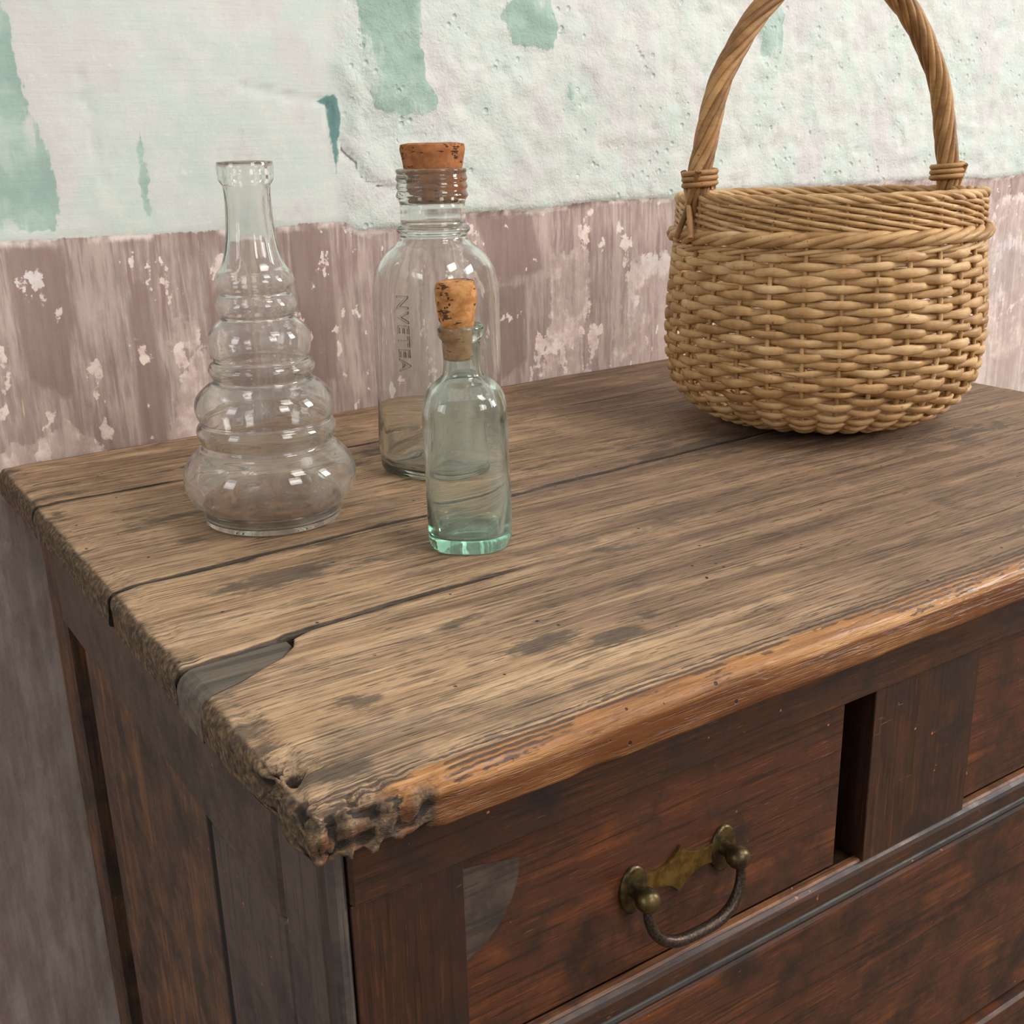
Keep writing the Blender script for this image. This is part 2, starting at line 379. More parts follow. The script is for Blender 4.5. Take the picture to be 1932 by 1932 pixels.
pit = np.clip(fbm(P3 * 120, 2, 21) - .62, 0, 1); dY -= .005 * pit * rough_zone
dY -= .004 * (1 - sst(crack, .0, .0035)) 
dY += .0012 * sst(teal, -.002, .002) * (GX > .28) - .0006 * sst(teal, -.002, .002) * (GX < .28)
V = np.stack([GX, -dY - .0005, GZ], -1).reshape(-1, 3)
def wall_mat():
    k = NT('old_plaster')
    x, y, z = k.xyz()
    pv = k.comb(x, 0.0, z)
    n1 = k.noise(pv, 22, 6, .6); n2 = k.noise(pv, 90, 5, .65); n3 = k.noise(pv, 320, 4, .6)
    vert = k.noise(k.map((260, 1, 26), pv), 1, 5, .65); vert2 = k.noise(k.map((70, 1, 9), pv), 1, 5, .6)
    hor = k.noise(k.map((16, 1, 260), pv), 1, 4, .6)
    # upper: pale mint / lilac whites
    up = k.ramp(n1, [(.30, srgb(205, 202, 202)), (.44, srgb(216, 219, 213)), (.6, srgb(204, 216, 208)), (.8, srgb(224, 225, 216))])
    up = k.mix(k.step(hor, .52, .7, 0, .25), up, srgb(200, 207, 200))
    up = k.mix(k.step(k.noise(k.map((9, 1, 5), pv, loc=(2, 0, 5)), 1, 5, .6), .5, .62, 0, .7), up, srgb(212, 207, 207))
    up = k.mix(k.step(n2, .6, .72, 0, .5), up, srgb(234, 234, 226))
    up = k.mix(k.math('MULTIPLY', k.step(vert2, .6, .7, 0, .6), k.step(k.noise(pv, 7, 2, .5), .52, .62)), up, srgb(196, 180, 178))
    t = k.math('ADD', k.attr('teal'), k.math('MULTIPLY', k.math('SUBTRACT', n2, .5), .012))
    t = k.math('ADD', t, k.math('MULTIPLY', k.math('SUBTRACT', vert, .5), .008))
    tm = k.step(t, -.0006, .0012)
    flake = k.step(k.math('ADD', k.math('MULTIPLY', vert2, .5), k.math('MULTIPLY', n1, .5)), .53, .6)
    tm = k.math('MULTIPLY', tm, k.math('SUBTRACT', 1.0, k.math('MULTIPLY', flake, k.step(k.attr('teal'), .012, .004, .25, .95))))
    tc = k.mix(k.step(n1, .4, .65), srgb(150, 177, 165), srgb(178, 201, 190))
    up = k.mix(k.math('MULTIPLY', tm, .92), up, tc)
    small = k.math('MULTIPLY', k.step(k.noise(k.map((40, 1, 18), pv), 1, 4, .6), .69, .74), .5)
    up = k.mix(small, up, srgb(168, 200, 190))
    dm = k.step(k.math('ADD', k.attr('deep'), k.math('MULTIPLY', k.math('SUBTRACT', n2, .5), .005)), -.001, .001)
    up = k.mix(dm, up, srgb(110, 146, 144))
    # lower: mauve distemper flaking to pale pink plaster
    mv = k.ramp(k.math('ADD', k.math('MULTIPLY', vert, .6), k.math('MULTIPLY', n1, .4)), [(.32, srgb(148, 126, 121)), (.5, srgb(174, 152, 146)), (.66, srgb(202, 184, 176))])
    mv = k.mix(k.step(vert2, .48, .60, 0, .55), mv, srgb(206, 186, 178))
    mv = k.mix(k.step(k.noise(k.map((110, 1, 9), pv, loc=(4, 0, 2)), 1, 5, .65), .53, .62, 0, .6), mv, srgb(146, 121, 117))
    mm = k.step(k.math('ADD', k.attr('mauve'), k.math('MULTIPLY', k.math('SUBTRACT', vert2, .5), .02)), -.002, .003, 0, .75)
    mv = k.mix(mm, mv, srgb(148, 125, 120))
    pk = k.mix(k.step(n2, .4, .65), srgb(216, 192, 184), srgb(240, 224, 214))
    pk = k.mix(k.step(k.noise(pv, 9, 3, .5), .5, .62, 0, .6), pk, srgb(226, 222, 224))
    pa = k.math('ADD', k.attr('pale'), k.math('MULTIPLY', k.math('SUBTRACT', n2, .5), .03))
    pa = k.math('ADD', pa, k.math('MULTIPLY', k.math('SUBTRACT', vert2, .5), .035))
    pm = k.step(pa, -.003, .001)
    bits = k.math('ADD', k.math('MULTIPLY', k.noise(k.map((46, 1, 20), pv), 1, 3, .55), .72), k.math('MULTIPLY', n2, .28))
    lowz = k.step(z, .93, .72, 0, .05)
    bm = k.math('MULTIPLY', k.step(k.math('ADD', bits, lowz), .585, .605), k.step(k.math('ADD', z, k.math('MULTIPLY', n1, .1)), .80, .86, .25, 1))
    pm = k.math('MAXIMUM', k.math('MULTIPLY', pm, k.step(k.math('ADD', n1, k.math('MULTIPLY', vert, .4)), .58, .72, .95, .25)), bm)
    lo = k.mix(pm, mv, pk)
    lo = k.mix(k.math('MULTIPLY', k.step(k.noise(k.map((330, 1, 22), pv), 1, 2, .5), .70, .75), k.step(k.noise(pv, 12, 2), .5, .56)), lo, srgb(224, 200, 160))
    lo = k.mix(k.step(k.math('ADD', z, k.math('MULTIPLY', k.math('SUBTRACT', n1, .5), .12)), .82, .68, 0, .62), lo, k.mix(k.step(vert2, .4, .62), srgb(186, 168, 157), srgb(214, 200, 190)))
    ln = k.math('ADD', k.attr('band'), k.math('MULTIPLY', k.math('SUBTRACT', n2, .5), .007))
    ln = k.math('ADD', ln, k.math('MULTIPLY', k.math('SUBTRACT', vert, .5), .004))
    lip = k.math('MULTIPLY', k.step(ln, -.006, -.001), k.step(n1, .44, .56))
    lo = k.mix(lip, lo, srgb(240, 226, 220))
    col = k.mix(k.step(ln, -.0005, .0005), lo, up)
    ck = k.math('ADD', k.attr('crack'), k.math('MULTIPLY', k.math('SUBTRACT', n3, .5), .0022))
    col = k.mix(k.step(ck, .0015, .0006, 0, .7), col, srgb(96, 92, 82))
    h = k.math('ADD', k.math('MULTIPLY', n2, 1.0), k.math('MULTIPLY', n3, .5))
    h = k.math('MULTIPLY', h, k.math('ADD', k.math('MULTIPLY', k.attr('rough'), 1.2), .4))
    h = k.math('ADD', h, k.math('MULTIPLY', k.math('MULTIPLY', hor, k.step(k.attr('band'), -.001, .001, .15, 1)), k.math('SUBTRACT', .32, k.math('MULTIPLY', k.attr('rough'), .25))))
    pits = k.math('MULTIPLY', k.step(k.vor(pv, 95), .1, .28, 1, 0), k.step(n1, .5, .58))
    h = k.math('ADD', h, k.math('MULTIPLY', k.math('MULTIPLY', pits, k.attr('rough')), -1.6))
    return k.done(k.bsdf(col, .8, k.bump(h, .5, .0022), spec=.3))
M_WALL = wall_mat()
wall = mesh_obj('wall_back', V, grid_faces(len(gx), len(gz), flip=True), M_WALL, attrs=dict(teal=teal.ravel(), deep=deep.ravel(), crack=crack.ravel(), mauve=mauve.ravel(), pale=pale.ravel(), band=line.ravel(), rough=rough_zone.ravel()))
wall['kind'] = 'structure'
wall.data.flip_normals() if wall.data.polygons[5000].normal.y > 0 else None
def floor_mat():
    k = NT('floor_boards'); g = k.noise(k.map((3, 40, 40)), 1, 6, .6)
    return k.done(k.bsdf(k.ramp(g, [(.3, srgb(92, 74, 58)), (.7, srgb(140, 116, 92))]), .7, k.bump(g, .3, .002)))
V, F = box_vf(-1.7, 3.0, -3.9, .02, -.05, 0.0, .002)
fl = mesh_obj('floor', V, F, floor_mat(), smooth=False); fl['kind'] = 'structure'

# ------------------------------------------------------------------ chest of drawers
CH = empty('chest_of_drawers', (.383, -.30, 0), 'old dark mahogany chest of drawers with worn plank top, standing against peeling wall', 'chest')
XR = .766
def pw(pts):
    a = np.array(pts); return lambda x: np.interp(x, a[:, 0], a[:, 1])
STAINS = [(.085, -.325, .045, .012, 1.0), (.20, -.30, .03, .012, .5), (.06, -.335, .02, .006, .7), (.062, -.24, .012, .006, .9), (.12, -.33, .05, .012, .6), (.145, -.475, .02, .010, .9), (.205, -.475, .010, .005, .9),
          (.175, -.49, .020, .008, 1.0), (.055, -.475, .014, .007, .9), (.05, -.20, .03, .008, .6), (.07, -.19, .05, .02, .55), (.235, -.13, .05, .02, .6), (.2, -.155, .05, .015, .6), (.3, -.24, .06, .01, .6),
          (.45, -.27, .10, .035, .75), (.40, -.23, .06, .03, .5), (.14, -.435, .05, .012, .55), (.25, -.40, .06, .014, .5), (.33, -.36, .07, .012, .5), (.11, -.085, .03, .004, .9), (.02, -.10, .03, .01, .7), (.6, -.36, .12, .02, .6),
          (.5, -.33, .1, .012, .5), (.02, -.52, .02, .012, .8), (.09, -.29, .08, .004, .6)]
def plank(name, yb, yf, front=False, x0=0.0, x1=XR, zt=.8, zb=.778, seed=0, r_end=.007, mat=None, chew=None, fb=None, ff=None):
    """yb(x) back edge, yf(x) front edge (yf<yb)"""
    fb = fb or (lambda x: np.ones_like(np.asarray(x, float))); ff = ff or (lambda x: np.ones_like(np.asarray(x, float)))
    rt0 = .0075 if front else .0022; rb = .004 if front else .0015
    # x stations with rounded ends
    aa = np.linspace(0, np.pi / 2, 7)
    xs_l = r_end * (1 - np.cos(aa)); xs = np.concatenate([x0 + xs_l, np.arange(x0 + r_end + .002, min(x0 + .11, x1 - .02), .002), np.arange(min(x0 + .112, x1 - .018), x1 - r_end - .001, .006), x1 - xs_l[::-1]])
    xs = np.unique(np.round(xs, 6)); nx = len(xs)
    inset = np.zeros(nx)
    for i, x in enumerate(xs):
        d = min(x - x0, x1 - x)
        if d < r_end: inset[i] = r_end - math.sqrt(max(0, r_end ** 2 - (r_end - d) ** 2))
    ny = 48
    loops = []; TOPD = []
    for x, ins in zip(xs, inset):
        a = float(yf(x)); b = float(yb(x)); a2 = a + (ins * .8 if front else ins * .15); b2 = b - ins * .15
        t = zt - ins; bo = zb + ins * .35; rbk = .0001 + .0021 * float(fb(x)); rt = rt0 if front else .0001 + .0021 * float(ff(x))
        L = []
        for q in np.linspace(0, 1, ny): L.append((b2 - rbk + (a2 + rt - b2 + rbk) * q, t))       # top, back to front
        for q in np.linspace(0, np.pi / 2, 8)[1:]: L.append((a2 + rt - rt * math.sin(q), t - rt + rt * math.cos(q)))
        for q in np.linspace(0, 1, 5)[1:-1]: L.append((a2, t - rt + (bo + rb - t + rt) * q))
        for q in np.linspace(0, np.pi / 2, 4): L.append((a2 + rb - rb * math.cos(q), bo + rb - rb * math.sin(q)))
        for q in np.linspace(0, 1, 8)[1:-1]: L.append((a2 + rb + (b2 - .001 - a2 - rb) * q, bo))
        L += [(b2 - .001, bo), (b2, bo + .001), (b2, (t + bo) / 2), (b2, t - rbk), (b2 - rbk * .3, t - rbk * .3)]
        loops.append([(x, p[0], p[1]) for p in L])
    nl = len(loops[0]); V = np.array(loops).reshape(-1, 3)
    F = grid_faces(nx, nl, False, True)
    # end caps: concentric loops
    for end, sgn in ((0, 1), (nx - 1, -1)):
        base = np.array(loops[end]); c = base.mean(0); prev = np.arange(end * nl, end * nl + nl)
        for s_ in (.86, .7, .5, .25):
            nw = c + (base - c) * s_; idx = np.arange(len(V), len(V) + nl); V = np.vstack([V, nw])
            for j in range(nl):
                q = (prev[j], idx[j], idx[(j + 1) % nl], prev[(j + 1) % nl]); F.append(q[::-1] if sgn > 0 else q)
            prev = idx
        F.append(tuple(prev) if sgn > 0 else tuple(prev[::-1]))
    F = [tuple(f)[::-1] for f in F]
    # attributes before displacement
    X, Y, Z = V.T
    dl = X - x0; dr = x1 - X; d_end = np.minimum(dl, dr)
    df = Y - yf(X); db = yb(X) - Y
    side = np.clip((zt - Z) / .006, 0, 1)
    endg = np.maximum(sst(dl, .012, .001) * .55 + sst(dl, .006, .0) * .5, 0)
    gap = np.zeros(len(V))
    if not front: gap = np.maximum(gap, sst(df, .0035, .0) * .9 * ff(X))
    gap = np.maximum(gap, sst(db, .0035, .0) * .9 * (1.0 if yb(0.2) < -.02 else 0) * fb(X))
    edge = np.zeros(len(V)); under = np.zeros(len(V))
    if front:
        edge = sst(df, .016, .005) * sst(X, .01, .05); under = sst(zt - Z, .0045, .009) * sst(df, .02, .004)
    wear = .66 * sst(X, .40, .02) + .35 * sst(Y, -.44, -.53) + .06 - .40 * sst(X, .30, .62) + .45 * sst(Y, -.29, -.24) * sst(X, .12, .25) * (1 - sst(X, .44, .60))
    stain = np.zeros(len(V))
    for sx, sy, ax, ay, w_ in STAINS: stain = np.maximum(stain, w_ * np.exp(-(((X - sx) / ax) ** 2 + ((Y - sy) / ay) ** 2)))
    stain = np.maximum(stain, .75 * sst(dl, .03, .004) * (fbm(V * 60, 2, 41 + seed) * .5 + .5))
    # displacement
    me = bpy.data.meshes.new('tmp'); me.from_pydata(V.tolist(), [], F); me.update()
    N = np.zeros(len(V) * 3); me.vertex_normals.foreach_get('vector', N) if hasattr(me, 'vertex_normals') else None
    N = N.reshape(-1, 3); bpy.data.meshes.remove(me)
    amt = .0005 * fbm(V * np.array([18, 60, 60]), 3, seed) * sst(d_end, 0, .01)
    nearend = sst(dl, .02, .004)
    amt -= nearend * (.0006 + .0004 * fbm(V * 160, 3, seed + 5) + .0016 * np.clip(fbm(V * np.array([70, 50, 50]), 3, seed + 6), 0, 1))
    if front:
        nf = sst(df, .012, .002)
        amt -= nf * (.0004 + .0009 * np.clip(fbm(V * np.array([40, 90, 90]), 3, seed + 8), 0, 1))
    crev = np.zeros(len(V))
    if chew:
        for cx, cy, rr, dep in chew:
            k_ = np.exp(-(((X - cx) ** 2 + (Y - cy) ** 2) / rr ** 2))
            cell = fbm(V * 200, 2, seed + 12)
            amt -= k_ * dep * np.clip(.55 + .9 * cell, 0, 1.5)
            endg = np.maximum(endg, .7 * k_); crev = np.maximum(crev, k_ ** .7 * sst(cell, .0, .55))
    V = V + N * amt[:, None]
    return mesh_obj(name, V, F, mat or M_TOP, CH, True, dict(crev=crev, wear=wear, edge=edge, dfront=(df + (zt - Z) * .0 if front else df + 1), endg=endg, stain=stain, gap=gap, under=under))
g12 = [(-.01, -.1135), (.1, -.1145), (.25, -.1065), (.45, -.104), (.8, -.100)]
g23 = [(-.01, -.2925), (.05, -.2885), (.1, -.2855), (.25, -.2815), (.42, -.272), (.6, -.266), (.8, -.262)]
def sh(p, d): return [(a, b + (d(a) if callable(d) else d)) for a, b in p]
def dense(p): 
    xs = np.linspace(-.01, .8, 60); f = pw(p); return [(x, float(f(x)) + .0005 * math.sin(x * 90) + .0004 * math.sin(x * 41 + 1)) for x in xs]
G12 = dense(g12); G23 = dense(g23)
f12 = lambda x: .12 + .88 * (1 - sst(np.asarray(x, float), .22, .36)); f23 = lambda x: .15 + .85 * (1 - sst(np.asarray(x, float), .46, .58)); f34 = lambda x: .04 + .96 * (1 - sst(np.asarray(x, float), .17, .30))
plank('top_plank', pw([(0, -.001), (1, -.001)]), pw(sh(G12, lambda x: .0008 + .0006 * max(0, 1 - abs(x - .12) / .2) - .0006 * float(f12(x) < .3))), seed=1, ff=f12)
plank('top_plank', pw(sh(G12, lambda x: -.0008)), pw(sh(G23, lambda x: .0012 - .0007 * min(1, max(0, x) / .6))), seed=2, fb=f12, ff=f23)
p3f = [(-.01, -.4015), (.03, -.4005), (.048, -.3985), (.055, -.3955), (.08, -.3935), (.12, -.3905), (.18, -.3895), (.3, -.386), (.5, -.382), (.8, -.378)]
plank('top_plank', pw(sh(G23, lambda x: -.0012 + .0007 * min(1, max(0, x) / .6))), pw(p3f), seed=3, fb=f23, ff=f34)
p4b = [(-.01, -.4345), (.02, -.428), (.045, -.417), (.0535, -.4095), (.057, -.4005), (.066, -.3965), (.08, -.3952), (.12, -.3921), (.18, -.3907), (.25, -.3880), (.3, -.3863), (.5, -.3823), (.8, -.3783)]
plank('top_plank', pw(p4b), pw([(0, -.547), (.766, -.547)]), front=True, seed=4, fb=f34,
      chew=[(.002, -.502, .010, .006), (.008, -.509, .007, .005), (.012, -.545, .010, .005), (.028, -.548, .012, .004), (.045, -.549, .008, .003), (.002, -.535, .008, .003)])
# grey patched-in strip between two planks
def strip():
    xs = np.concatenate([np.array([.0, .0006, .002, .004, .007]) , np.linspace(.010, .0525, 18)])
    yb = pw([(0, -.4020), (.03, -.4010), (.048, -.3995), (.053, -.4010)]); yf = pw([(0, -.4335), (.02, -.4274), (.045, -.4163), (.0525, -.4080)])
    loops = []
    for x in xs:
        ins = 0 if x > .009 else .009 - math.sqrt(max(0, .009 ** 2 - (.009 - x) ** 2))
        b = float(yb(x)); a = float(yf(x)); z = .7992 - ins
        L = [(b + (a - b) * q, z - (.0006 if q in (0, 1) else 0)) for q in np.linspace(0, 1, 12)]
        L += [(a, .785 + .3 * (0)), (a, .7785), (b, .7785), (b, .785)]
        loops.append([(x + .0006, p[0], p[1]) for p in L])
    V = np.array(loops); nx, nl = V.shape[:2]; V = V.reshape(-1, 3); F = grid_faces(nx, nl, False, True)
    F += [tuple(range(nl)), tuple(range((nx - 1) * nl, nx * nl))[::-1]]
    o = mesh_obj('patch_strip', V, F, M_PATCH, CH, False); o['label'] = 'grey wooden patch let into the plank end'
strip()

YF = -.530; YD = -.524; XL = .012; XRR = .754; YB = -.06
# front frame
board('top_rail', .0195, XRR - .008, YF - .0018, -.49, .7485, .7776, MW_RAIL, CH, .0015)
board('corner_strip', .0122, .0190, YF - .0005, -.524, .06, .7770, MW_GREY, CH, .002)
board('front_stile', .0195, .0683, YF, -.495, .06, .7484, MW_FRONTV, CH, .0004)
board('front_stile', XRR - .056, XRR, YF, -.495, .06, .7775, MW_FRONTV, CH, .001)
board('drawer_divider', .3125, .3972, YF + .0008, -.49, .6462, .7484, MW_FRONTV, CH, .0004)
# rail under the small drawers, with black bead
def profile_rail(name, prof, x0, x1, mat):
    n = len(prof); xs = [x0, x1]; V = []
    for x in xs: V += [(x, y, z) for y, z in prof]
    F = grid_faces(2, n, False, True); F += [tuple(range(n)), tuple(range(n, 2 * n))[::-1]]
    F = [f[::-1] for f in F]
    return mesh_obj(name, np.array(V), F, mat, CH, False)
x0, x1 = .0690, XRR - .0565
profile_rail('ledge_moulding', [(-.49, .6460), (-.524, .6460), (-.5272, .6452), (-.5292, .6436), (-.5302, .6415), (-.5305, .637), (-.5300, .6335), (-.528, .6322), (-.49, .6322)], x0, x1, MW_RAIL)
profile_rail('ledge_lip', [(-.5235, .6476), (-.5270, .6476), (-.5281, .6464), (-.5270, .6454), (-.5235, .6461)], x0, x1, MW_EDGE)
profile_rail('black_bead', [(-.49, .6318), (-.5278, .6318), (-.5292, .6308), (-.5297, .6293), (-.5292, .6279), (-.5278, .6270), (-.49, .6270)], x0, x1, MW_BEAD)
profile_rail('drawer_rail', [(-.49, .6266), (-.5285, .6266), (-.5305, .6258), (-.5308, .624), (-.5300, .60), (-.5300, .5845), (-.5292, .5825), (-.527, .5818), (-.49, .5818)], x0, x1, MW_FRONT)
board('drawer_rail', x0, x1, YF, -.49, .443, .4715, MW_FRONT, CH, .002)
board('drawer_rail', x0, x1, YF, -.49, .272, .300, MW_FRONT, CH, .002)
board('plinth_board', .0185, XRR, YF - .004, -.50, .02, .095, MW_FRONT, CH, .004)
# side: post, rail, panel, stile, corner piece
board('rear_post', XL, .035, -.098, YB, 0.0, .7776, MW_SIDE, CH, .002)
board('side_rail', XL - .0008, .030, -.4785, -.0985, .7125, .7776, MW_SIDEH, CH, .002)
board('panel_slit_shade', XL + .0012, .028, -.3884, -.3786, .10, .7122, MW_IN, CH, .0002)  # near-black strip standing in for the shade in the panel slit
board('side_panel', XL + .0010, .028, -.3785, -.1475, .10, .7123, MW_SIDE, CH, .0015)
board('side_stile', XL, .030, -.4790, -.3885, .10, .7123, MW_SIDEG, CH, .0015)
board('corner_post', XL - .0004, .034, -.5215, -.4802, 0.0, .7772, MW_SIDEG, CH, .0025)
board('side_rail', XL, .030, -.4785, -.0985, .05, .0995, MW_SIDEH, CH, .002)
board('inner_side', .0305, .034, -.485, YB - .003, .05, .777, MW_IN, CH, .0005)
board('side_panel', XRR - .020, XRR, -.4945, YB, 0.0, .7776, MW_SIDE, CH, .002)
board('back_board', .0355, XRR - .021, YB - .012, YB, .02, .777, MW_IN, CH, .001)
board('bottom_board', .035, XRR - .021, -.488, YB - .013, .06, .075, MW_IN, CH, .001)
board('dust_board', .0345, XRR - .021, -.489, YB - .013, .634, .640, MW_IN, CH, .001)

# drawers
def iron():
    k = NT('dark_iron'); n = k.noise(k.obj, 900, 4, .6)
    return k.done(k.bsdf(k.ramp(n, [(.35, srgb(52, 42, 38)), (.65, srgb(92, 78, 70))]), .38, k.bump(n, .35, .0005), .75))
def brass(name, a, b, r):
    k = NT(name); n = k.noise(k.obj, 160, 5, .6); f = k.noise(k.obj, 1500, 2, .5)
    return k.done(k.bsdf(k.mix(k.step(n, .4, .65), a, b), r, k.bump(f, .15, .0003), .85))
M_IRON = iron(); M_BRASS = brass('old_brass', srgb(112, 88, 44), srgb(150, 122, 66), .42); M_DBRASS = brass('tarnished_brass', srgb(74, 64, 48), srgb(112, 96, 62), .4)
def extrude_poly(pts, y0, y1):
    n = len(pts); V = [(p[0], y0, p[1]) for p in pts] + [(p[0], y1, p[1]) for p in pts]
    F = [tuple(range(n)), tuple(range(n, 2 * n))[::-1]]
    for i in range(n): j = (i + 1) % n; F.append((i, i + n, j + n, j))
    return np.array(V), F
def pull(dr, cx, cz, yd):
    # bat-wing backplate: two oval roses and a pointed bridge
    hw = .0275
    pts = []
    def arc(a, b, bulge, n=9):
        a = np.array(a); b = np.array(b); d = b - a; nn = np.array([-d[1], d[0]])
        return [tuple(a + d * t + nn * bulge * 4 * t * (1 - t)) for t in np.linspace(0, 1, n)[:-1]]
    up = (0, .0125); dn = (0, -.0125); L1 = (-hw + .006, .0052); L2 = (-hw + .006, -.0052); R1 = (hw - .006, .0052); R2 = (hw - .006, -.0052)
    pts = arc(L1, up, -.17) + arc(up, R1, -.17) + arc(R1, R2, .0) + arc(R2, dn, -.17) + arc(dn, L2, -.17) + arc(L2, L1, 0)
    V, F = extrude_poly([(cx + p[0], cz + p[1]) for p in pts], yd - .0016, yd - .0002)
    o = mesh_obj('backplate', V, [f[::-1] for f in F], M_BRASS, dr, False); o['label'] = 'brass bat-wing backplate'
    for s in (-1, 1):
        a = np.linspace(0, 2 * np.pi, 28, endpoint=False); rings = [(1.0, -.0002), (1.0, -.0016), (.9, -.0021), (.55, -.0023), (.0, -.0025)]
        V = []; 
        for q, yo in rings: V += [(cx + s * hw + .0078 * q * math.cos(t), yd + yo, cz + .0125 * q * math.sin(t)) for t in a]
        F = grid_faces(5, 28, False, True)
        mesh_obj('rosette', np.array(V), F, M_DBRASS, dr)
        pr = [(0.0038, -.002), (.0034, -.005), (.0042, -.0065), (.0054, -.0085), (.0058, -.0112), (.0052, -.0140), (.0034, -.0158), (.0, -.0164)]
        V = []
        for r_, yo in pr: V += [(cx + s * hw + r_ * math.cos(t), yd + yo, cz + .0005 + r_ * math.sin(t)) for t in a]
        mesh_obj('post', np.array(V), grid_faces(len(pr), 28, False, True), M_DBRASS, dr)
    # bail
    c = np.array([(-hw, -.001), (-hw - .0012, -.007), (-hw + .001, -.015), (-hw + .006, -.0215), (-hw + .013, -.0250), (-.007, -.0262), (.007, -.0262), (hw - .013, -.0250), (hw - .006, -.0215), (hw - .001, -.015), (hw + .0012, -.007), (hw, -.001)])
    t = np.linspace(0, len(c) - 1, 60); X = np.interp(t, range(len(c)), c[:, 0]); Z = np.interp(t, range(len(c)), c[:, 1])
    for _ in range(4):
        X[1:-1] = (X[:-2] + 2 * X[1:-1] + X[2:]) / 4; Z[1:-1] = (Z[:-2] + 2 * Z[1:-1] + Z[2:]) / 4
    P = np.stack([cx + X, yd - .0115 - .004 * np.clip(-Z / .026, 0, 1), cz + Z], 1)
    n1, n2 = frames(P, (0, 1, 0)); rad = .0021 + .0009 * np.sin(np.linspace(0, np.pi, 60))
    V, F = tube(P, n1, n2, rad, rad, 10)
    o = mesh_obj('bail_handle', V, F, M_IRON, dr); o['label'] = 'dark iron drop handle'
def drawer(x0, x1, z0, z1, handles):
    dr = board('drawer', x0, x1, YD, -.504, z0, z1, MW_FRONT, CH, .0012)
    for hx in handles: pull(dr, hx, (z0 + z1) / 2 - .005, YD)
    V, F = box_vf(x0 + .004, x1 - .004, -.503, -.11, z0 + .004, z1 - .018, .001)
    mesh_obj('drawer_box', V, F, MW_IN, dr, False)
    return dr
d1 = drawer(.0690, .2965, .6482, .7478, [.1865])
# bare scar where the veneer has lifted, at the drawer's left end
def scar():
    pts = [(.0694, .7405), (.0815, .7385), (.0985, .7345), (.0975, .7260), (.0945, .7170), (.0890, .7080), (.0800, .6995), (.0694, .6950)]
    V, F = extrude_poly(pts, YD - .0004, YD + .0002)
    o = mesh_obj('veneer_scar', V, [f[::-1] for f in F], MW_SCAR, d1, False); o['label'] = 'bare grey patch of missing veneer'
MW_SCAR = dark_wood('bare_scar', 'x', srgb(50, 40, 34), srgb(80, 65, 55), srgb(100, 82, 68), rough=.8, hi=.6)
scar()
drawer(.3980, .6965, .6482, .7478, [.547])
drawer(.0695, .6965, .4735, .5800, [.1865, .58])
drawer(.0695, .6965, .3020, .4410, [.1865, .58])
drawer(.0695, .6965, .0970, .2700, [.1865, .58])

# ------------------------------------------------------------------ glass
def glass(name, tint, absorb, dens, haze=.03, hz=(235, 232, 225)):
    k = NT(name)
    g = k.n.new('ShaderNodeBsdfGlass'); g.inputs['Color'].default_value = tint; g.inputs['Roughness'].default_value = 0.0; g.inputs['IOR'].default_value = 1.46
    nz = k.noise(k.map((1, 1, .6)), 55, 4, .6); fine = k.noise(k.obj, 24, 3, .5)
    k.L(k.bump(fine, .12, .004), g.inputs['Normal'])
    d = k.n.new('ShaderNodeBsdfDiffuse'); d.inputs['Color'].default_value = srgb(*hz)
    mx = k.n.new('ShaderNodeMixShader'); k.put(mx.inputs[0], k.step(nz, .35, .75, haze * .4, haze * 1.8)); k.L(g.outputs[0], mx.inputs[1]); k.L(d.outputs[0], mx.inputs[2])
    v = k.n.new('ShaderNodeVolumeAbsorption'); v.inputs['Color'].default_value = absorb; v.inputs['Density'].default_value = dens
    return k.done(mx.outputs[0], v.outputs[0])
M_CLEAR = glass('clear_old_glass', (.985, .985, .98, 1), (.80, .84, .76, 1), 14, .075)
M_PALE = glass('pale_grey_glass', (.985, .99, .985, 1), (.70, .85, .74, 1), 18, .05)
M_GREEN = glass('aqua_green_glass', (.985, .995, .99, 1), (.28, .84, .66, 1), 26, .06, (214, 232, 222))
def smooth_prof(p, n=8):
    """smooth curve through (z,r) points, tangents weighted by chord length"""
    p = np.array(p, float); out = []
    d = np.maximum(np.hypot(*np.diff(p, axis=0).T), 1e-9); sl = np.diff(p, axis=0) / d[:, None]
    mt = np.vstack([sl[:1], (sl[:-1] * d[1:, None] + sl[1:] * d[:-1, None]) / (d[:-1] + d[1:])[:, None], sl[-1:]])
    for i in range(len(p) - 1):
        for t in np.linspace(0, 1, n, endpoint=False):
            out.append((2 * t ** 3 - 3 * t ** 2 + 1) * p[i] + (t ** 3 - 2 * t ** 2 + t) * d[i] * mt[i] + (3 * t ** 2 - 2 * t ** 3) * p[i + 1] + (t ** 3 - t ** 2) * d[i] * mt[i + 1])
    out.append(p[-1]); return np.array(out)
